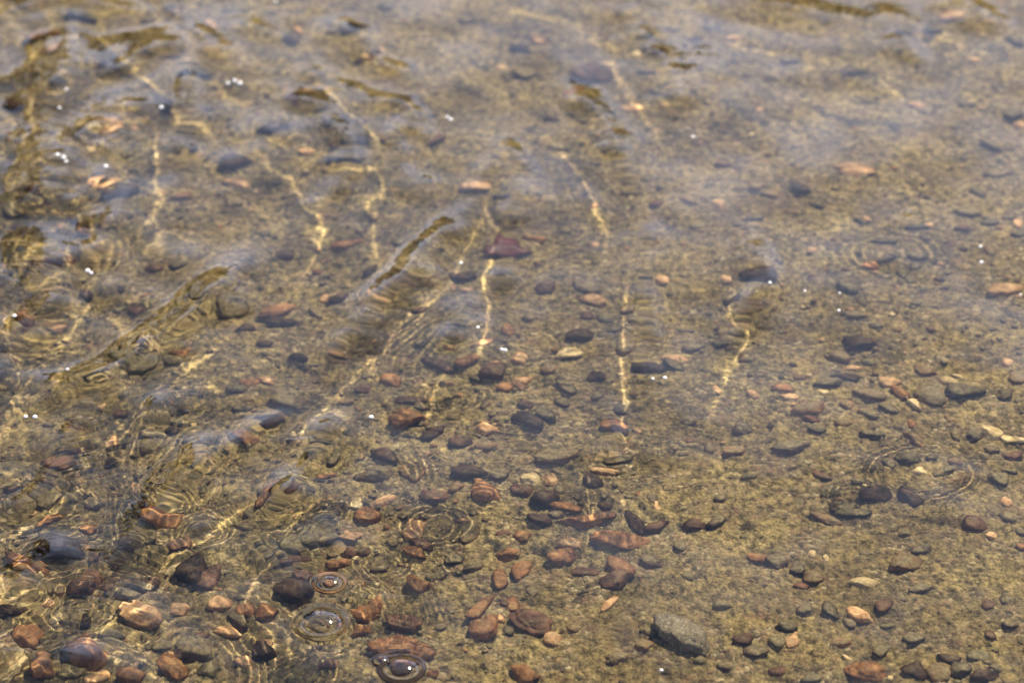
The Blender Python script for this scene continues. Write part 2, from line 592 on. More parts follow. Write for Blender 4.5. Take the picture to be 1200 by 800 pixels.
def water_height(X, Y):
    Z = np.zeros(X.shape)
    r0 = np.random.default_rng(5)
    near = np.exp(-(np.clip(np.abs(X) - 1.1, 0, None) / .3) ** 2) * np.exp(-(np.clip(np.abs(Y - 3.1) - 1.1, 0, None) / .3) ** 2)
    # how choppy: busiest at the left
    chop = .22 + .78 * smooth01((-.02 - X - .10 * (Y - 2.8)) / .45)
    chop = chop * (.75 + .45 * vnoise(X, Y, 5, 3))
    # long slow undulation
    for k in range(9):
        lam = r0.uniform(.13, .34)
        a = r0.uniform(0, 2 * math.pi)
        kk = 2 * math.pi / lam
        Z += near * .0115 / kk * np.sin(kk * (X * math.cos(a) + Y * math.sin(a)) + r0.uniform(0, 6.3) + .8 * vnoise(X, Y, 4, 20 + k))
    calm = np.ones(X.shape)
    crests = []
    for pts, amp, sig in FOCUS:
        k0 = ((pts[0][0] - pts[1][0]) * .9, (pts[0][1] - pts[1][1]) * .9)
        k1 = ((pts[-1][0] - pts[-2][0]) * .9, (pts[-1][1] - pts[-2][1]) * .9)
        ext = [(pts[0][0] + k0[0], pts[0][1] + k0[1])] + list(pts) + [(pts[-1][0] + k1[0], pts[-1][1] + k1[1])]
        P = densify([sun_entry(*p) for p in ext])
        core = sig * .00115
        w = window(X, Y, P, core * 9)
        if w is None:
            continue
        u, t = seg_fields(X[w], Y[w], P)
        calm[w] *= 1 - .8 * np.exp(-(u / (core * 2.2)) ** 2)
        u = u + .0030 * vnoise(X[w], Y[w], 28, 7) + .0009 * vnoise(X[w], Y[w], 80, 8)
        core = core * (1 + .22 * vnoise(X[w], Y[w], 16, 9))
        end = smooth01(t / .3) * smooth01((1 - t) / .3)
        q = np.minimum(.76, (.56 + .09 * amp) * (.92 + .2 * vnoise(X[w], Y[w], 26, 10)))
        crests.append((w, u, end, q, core, depth_at(*on_bed(*pts[len(pts) // 2])) / .875))
    for pts, wid, slope in FACES[:6]:
        P = densify([on_surface(*p) for p in pts])
        rw = wid * m_per_px(*pts[0]) * 2.2
        w = window(X, Y, P, rw * 3)
        if w is not None:
            calm[w] *= 1 - .75 * np.exp(-(seg_fields(X[w], Y[w], P)[0] / rw) ** 2)
    chop = chop * calm
    # short chop
    for k in range(12):
        lam = r0.uniform(.048, .125)
        a = r0.normal(R(35), .75)
        kk = 2 * math.pi / lam
        Z += near * chop * .026 / kk * np.sin(kk * (X * math.cos(a) + Y * math.sin(a)) + r0.uniform(0, 6.3) + 1.6 * vnoise(X, Y, 9, 40 + k))
    for k in range(7):
        lam = r0.uniform(.013, .024)
        a = r0.uniform(0, math.pi)
        kk = 2 * math.pi / lam
        g = smooth01(vnoise(X, Y, 8, 60 + k) * 1.5)
        Z += near * chop * g * .011 / kk * np.sin(kk * (X * math.cos(a) + Y * math.sin(a)) + 2.0 * vnoise(X, Y, 14, 70 + k))
    for x, y, rad, band, lam, slope in RINGS:
        cx, cy = on_surface(x, y) if slope > 0 else sun_entry(x, y)
        slope = abs(slope)
        s = m_per_px(x, y)
        w = window(X, Y, [(cx, cy)], (rad + 3 * band) * s)
        if w is None:
            continue
        rr = np.hypot(X[w] - cx, Y[w] - cy) / s
        kk = 2 * math.pi / (lam * s)
        env = np.exp(-((rr - rad) / band) ** 2)
        az = .72 + .28 * np.sin(np.arctan2(Y[w] - cy, X[w] - cx) * 2 + x)
        Z[w] += .48 * slope / kk * env * az * np.cos(2 * math.pi * (rr - rad) / lam)
    for x, y, rad, ang, lam, slope in PACKETS:
        cx, cy = on_surface(x, y) if slope > 0 else sun_entry(x, y)   # negative: placed by where its light falls
        slope = abs(slope)
        s = m_per_px(x, y)
        w = window(X, Y, [(cx, cy)], rad * 2.6 * s)
        if w is None:
            continue
        dx, dy = (X[w] - cx) / s, (Y[w] - cy) / s
        a = R(ang)
        env = np.exp(-(dx ** 2 + (dy * .6) ** 2) / rad ** 2)
        ph = dx * math.cos(a) + dy * math.sin(a) + 2.5 * vnoise(X[w], Y[w], 18, int(x)) + (dx * math.sin(a) - dy * math.cos(a)) ** 2 * .0025
        Z[w] += .38 * slope / (2 * math.pi / (lam * s)) * env * np.sin(2 * math.pi * ph / lam)
    for w, u, end, q, core, path in crests:
        # curvature that bends the sun to a line: q = water path / focal length
        prof = np.interp(np.abs(u) / core, TAB_U, TAB_H)
        Z[w] += end * q * 4 / path * core ** 2 * prof
    for pts, wid, slope in FACES:
        e0, e1 = pts[0], pts[-1]
        k0 = ((pts[0][0] - pts[1][0]) * .7, (pts[0][1] - pts[1][1]) * .7)
        k1 = ((pts[-1][0] - pts[-2][0]) * .7, (pts[-1][1] - pts[-2][1]) * .7)
        ext = [(e0[0] + k0[0], e0[1] + k0[1])] + list(pts) + [(e1[0] + k1[0], e1[1] + k1[1])]
        P = densify([on_surface(*p) for p in ext])
        s = m_per_px(*pts[len(pts) // 2])
        dxp, dyp = pts[-1][0] - pts[0][0], -2 * (pts[-1][1] - pts[0][1])
        gl = math.hypot(dxp, dyp)
        il = math.hypot(dxp, dyp / 2)
        ww = wid * s * 2 * il / gl                   # strip width on the water itself
        w = window(X, Y, P, ww * 6)
        if w is None:
            continue
        u, t = seg_fields(X[w], Y[w], P)
        if P[-1][0] < P[0][0]:
            u = -u                                   # positive side = far side
        u = u + ww * .16 * vnoise(X[w], Y[w], 26, 12) + ww * .05 * vnoise(X[w], Y[w], 90, 15)
        end = smooth01(t / .38) * smooth01((1 - t) / .38)
        from_near = smooth01((u + 2.9 * ww) / (2.9 * ww))
        fall = smooth01((u + .8 * ww) / (1.6 * ww))
        A = slope * ww * 1.07 * (.9 + .25 * vnoise(X[w], Y[w], 30, 13))
        Z[w] += A * end * (from_near - fall)
    for x, y, r in BUBBLES:                           # the water climbs a bubble's foot
        cx, cy = on_surface(x, y)
        rr = np.hypot(X - cx, Y - cy) / (r * m_per_px(x, y))
        Z += near * .0016 * (r / 22) * (np.exp(-((rr - 1) / .22) ** 2) - .8 * np.exp(-(rr / .8) ** 4))
    return Z


def bed_height(X, Y):
    Z = -depth_at(X, Y)
    f = np.exp(-(np.clip(np.abs(X) - 1.3, 0, None) / .6) ** 2)
    Z = Z + .0040 * vnoise(X, Y, 11, 101) + f * (.0030 * vnoise(X, Y, 27, 102) + .0022 * vnoise(X, Y, 62, 103)
        + .0028 * vnoise(X, Y * .8, 118, 104) + .0034 * np.abs(vnoise(X, Y * .75, 205, 105)))
    far = np.clip((np.hypot(X, Y - 3) - 5) / 9, 0, 1)
    return Z - .25 * far


def bed_z(x, y):
    return float(bed_height(np.array([[x]]), np.array([[y]]))[0, 0])


def bed_base(x, y):
    return -depth_at(x, y) + float(.0040 * vnoise(np.array([x]), np.array([y]), 11, 101)[0]
                                   + .0030 * vnoise(np.array([x]), np.array([y]), 27, 102)[0])


water = sheet('water', fan_columns(820), fan_rows(.0018, .0027), fan_x, water_height, M_WATER)
water.cycles.is_caustics_caster = True
bed = sheet('stream_bed', fan_columns(640), fan_rows(.0028, .0044), fan_x, bed_height, M_BED)
bed.cycles.is_caustics_receiver = True

# ---------------------------------------------------------------- banks and wood beyond the frame (seen only mirrored in the water)
M_BANK = mat_simple('bank_soil_and_grass', (.05, .045, .02), (.09, .10, .035), 3)
M_LEAF = mat_simple('dark_foliage', (.018, .022, .008), (.05, .045, .016), 2)
M_BARK = mat_simple('bark', (.03, .022, .015), (.07, .05, .035), 6)


def bank_h(X, Y):
    d = np.maximum(np.clip((Y - 14.0) / 3, 0, 1), np.clip((np.abs(X) - 16) / 3, 0, 1))
    d = np.maximum(d, np.clip((-5 - Y) / 2, 0, 1))
    return -.7 + 1.5 * smooth01(d) + .15 * vnoise(X, Y, .5, 300)


ax = np.concatenate([np.array([-260, -150, -80, -50]), np.arange(-32, 32.1, 1.0), np.array([50, 80, 150, 260])])
ay = np.concatenate([np.array([-200, -100, -50, -25]), np.arange(-14, 34.1, 1.0), np.array([50, 80, 150, 260])])
sheet('ground', ax, ay, lambda S, Y: S, bank_h, M_BANK)

leaf_co, leaf_f = [], []
n_leaf = 19000
cx = rng.uniform(-24, 24, n_leaf)
cy = rng.uniform(17.5, 21.5, n_leaf)
top = 4.5 + 5.2 * smooth01((-3.6 - cx) / 2.2) + .55 * vnoise(cx, cx * 0, .35, 401) + .45 * vnoise(cx, cx * 0, 1.1, 402)
cz = .6 + (top - .6) * rng.random(n_leaf) ** .8
for k in range(3):
    a = rng.normal(size=(n_leaf, 3))
    a /= np.linalg.norm(a, axis=1)[:, None]
    leaf_co.append(np.stack([cx, cy, cz], 1) + a * .34)
co = np.stack(leaf_co, 1).reshape(-1, 3)
link('woodland', mesh_from('woodland', co, np.arange(len(co)).reshape(-1, 3), False), M_LEAF, kind='stuff',
     label='dark wood on the far bank, mirrored in the tilted faces of the ripples', category='woodland')

# ---------------------------------------------------------------- stones
def icosphere(sub):
    bm = bmesh.new()
    bmesh.ops.create_icosphere(bm, subdivisions=sub, radius=1)
    v = np.array([x.co[:] for x in bm.verts])
    f = np.array([[x.index for x in g.verts] for g in bm.faces])
    bm.free()
    return v, f


ICO = {k: icosphere(k) for k in (1, 2, 3, 4)}


def vnoise3(P, scale, seed):
    return (vnoise(P[:, 0] + 3.1 * P[:, 2], P[:, 1] - 1.7 * P[:, 2], scale, seed)
            + vnoise(P[:, 1] + 2.3 * P[:, 0], P[:, 2] + 9, scale, seed + 1)) * .5


def stone_shape(sub, seed, angular=.5, rough=.10):
    """A water-worn broken stone of unit half-extents: a sphere cut by soft planes."""
    g = np.random.default_rng(seed)
    v, f = ICO[sub]
    n = g.normal(size=(8, 3))
    n[:, 2] *= .7
    n /= np.linalg.norm(n, axis=1)[:, None]
    n = np.vstack([n, [[0, 0, 1]]])
    d = g.uniform(.42, .92, len(n))
    dots = v @ n.T
    rr = np.where(dots > .05, d / np.maximum(dots, .05), 9.0)
    rr = np.concatenate([rr, np.full((len(v), 1), 1.0)], 1)
    p = 7 + 22 * angular
    r = (rr ** -p).sum(1) ** (-1 / p)
    r *= 1 + rough * 1.6 * vnoise3(v, 1.6, seed % 997) + rough * vnoise3(v, 4.1, seed % 991) + rough * .45 * vnoise3(v, 9, seed % 983)
    P = v * r[:, None]
    P -= (P.max(0) + P.min(0)) / 2
    P /= (P.max(0) - P.min(0)) / 2
    return P, f


Y_STRETCH = 1.84


def place_stone(x, y, w, h, ang, seed, sub, angular, thick=.5):
    """World points for a stone whose outline in the picture is w x h px, tilted ang degrees."""
    P, f = stone_shape(sub, seed, angular)
    s = m_per_px(x, y)
    a = R(ang)
    u, v = P[:, 0] * w / 2, P[:, 1] * h / 2 * .92
    ix = u * math.cos(a) - v * math.sin(a)
    iy = u * math.sin(a) + v * math.cos(a)
    H = min(w * .55, h * 1.05) * s * thick * 1.4
    Q = np.stack([ix * s, iy * s * Y_STRETCH, P[:, 2] * H * .62], 1)
    cx, cy = on_bed(x, y + h * .06)
    z0 = bed_base(cx, cy)
    return Q, f, (cx, cy, z0 + H * (.13 if sub > 2 else .05)), H


KIND = {
    'D': ('dark slate-blue', 'dark slate-blue'), 'P': ('purplish-brown', 'purple'), 'B': ('rust-brown', 'rust'),  # the dark kind includes patches of shade built as stones
    'S': ('salmon-tan', 'salmon'), 'C': ('pale cream', 'cream'), 'G': ('speckled grey', 'grey'),
    'M': ('mossy olive', 'olive'), 'K': ('dull grey-brown', 'grey-brown'),
}
# stones that read at once in the photograph: (x, y) -> label
NAMED = {
    (799, 744): 'large speckled grey rock, the biggest one, near the bottom edge',
    (686, 610): 'orange-brown flat stone crossed by a thin bright line of sunlight',
    (728, 635): 'long ridged purple-brown stone just below the sunlit orange-brown one',
    (660, 656): 'smooth oval rust-brown pebble below the ridged long purple-brown stone',
    (668, 638): 'small salmon stone with striped ripples of light, left of ridged long stone',
    (694, 89): 'dark purple oval stone standing alone near the top with a blue-black shadow',
    (1132, 460): 'large blue-black block-shaped stone beside the round grey-brown one',
    (1090, 460): 'round dull grey-brown stone left of the large blue-black block',
    (1112, 445): 'pale cream wedge stone above the large blue-black block',
    (1060, 660): 'lone rounded rust-brown stone on algae at the lower right',
    (1010, 683): 'pale cream elongated stone below left of the lone rounded rust-brown one',
    (1142, 616): 'dark wine-red stone near the right edge, small tan pebble at its corner',
    (1161, 616): 'small tan pebble touching the dark wine-red stone',
    (928, 751): 'bright cream and orange pebble near the bottom, right of the grey rock',
    (1162, 505): 'squarish pale cream stone near the right edge',
    (1188, 512): 'long pale striped stone running off the right edge',
    (478, 492): 'chunky rust-brown stone lit by a bright patch on its top end',
    (460, 445): 'rounded brown stone ringed by a small ripple',
    (322, 580): 'long narrow rust-brown stone rising to the right like a broken stick',
    (484, 552): 'rust-brown stone with three bright wavy light stripes',
    (438, 558): 'flat grey oval stone left of the stone with bright wavy stripes',
    (452, 535): 'dark flat pointed stone above the flat grey oval one',
    (570, 578): 'knobbly brown stone covered by a net of bright ripples',
    (550, 558): 'blue-black flat stone just above the knobbly net-lit brown stone',
    (652, 536): 'long rust-purple stone lying alone left of the bright vertical light line',
    (694, 563): 'dark angular stone with a thin spike, above the orange-brown flat stone',
    (667, 413): 'pale speckled cream stone in the middle of the picture',
    (612, 448): 'salmon stone with bright flecks at the head of the dark cluster',
    (733, 404): 'brown stone split by the vertical bright line of sunlight',
    (786, 421): 'wide pale salmon stone right of the vertical bright light line',
    (515, 430): 'long blue-black stone pointing down right, at picture centre',
    (885, 321): 'large dark blue stone above the right-hand bright light line',
    (1012, 198): 'flat salmon stone with dark underside at upper right',
    (1178, 341): 'long tan stone with white glints at the right edge',
    (1118, 20): 'tan oval stone at the top edge by the dark reflected streak',
    (1007, 405): 'dark blue-black stone under a tan cap, above the right-hand cluster',
    (946, 481): 'wide brown stone with shadowed front left of the small tight ripple ring',
    (926, 526): 'long jagged purple-black stone lying alone left of the tight ripple rings',
    (1025, 580): 'dark rounded block below the wide ripple arcs',
    (1068, 582): 'dark stone with curved light stripes, right of the dark rounded block',
    (966, 607): 'thin slanting rust-red stone left of dark rounded block',
    (1000, 597): 'flat black stone just right of the thin slanting rust-red stone',
    (162, 724): 'large angular tan-orange stone with pale veins at lower left',
    (242, 668): 'large black jagged stone in the lower left part',
    (247, 680): 'knobbly purple stone leaning on the large black jagged one',
    (100, 766): 'big rounded dark-brown stone near the bottom left corner',
    (205, 782): 'brown triangular stone at the bottom edge, lower left',
    (136, 280): 'blue-black oval stone at upper left below the painted glint specks',
    (278, 189): 'wide blue-black stone at the head of the upper left light line',
    (262, 355): 'large mauve-grey rounded stone beside the dark reflected streak',
    (487, 614): 'upright pale salmon stone in the bottom centre left',
    (565, 715): 'long brown stone rising steeply to the right, left of dark angular stones',
    (570, 737): 'rounded brown stone under the foot of the steep long brown stone',
    (427, 713): 'striped brown stone right of the big clear bubble',
    (622, 729): 'dark purple angular stone with light-edged top near bottom centre',
    (600, 671): 'tilted rust stone crossed by a bright line, left of the smooth oval pebble',
    (725, 669): 'triangular rust stone with dark side, below the ridged long stone',
    (460, 757): 'large orange-brown stone under the bubble at the bottom edge',
    (755, 758): 'small red-brown stone at the left foot of the speckled grey rock',
    (465, 734): 'wide purple-brown stone above the large orange-brown one at the bottom',
    (338, 187): None,
}
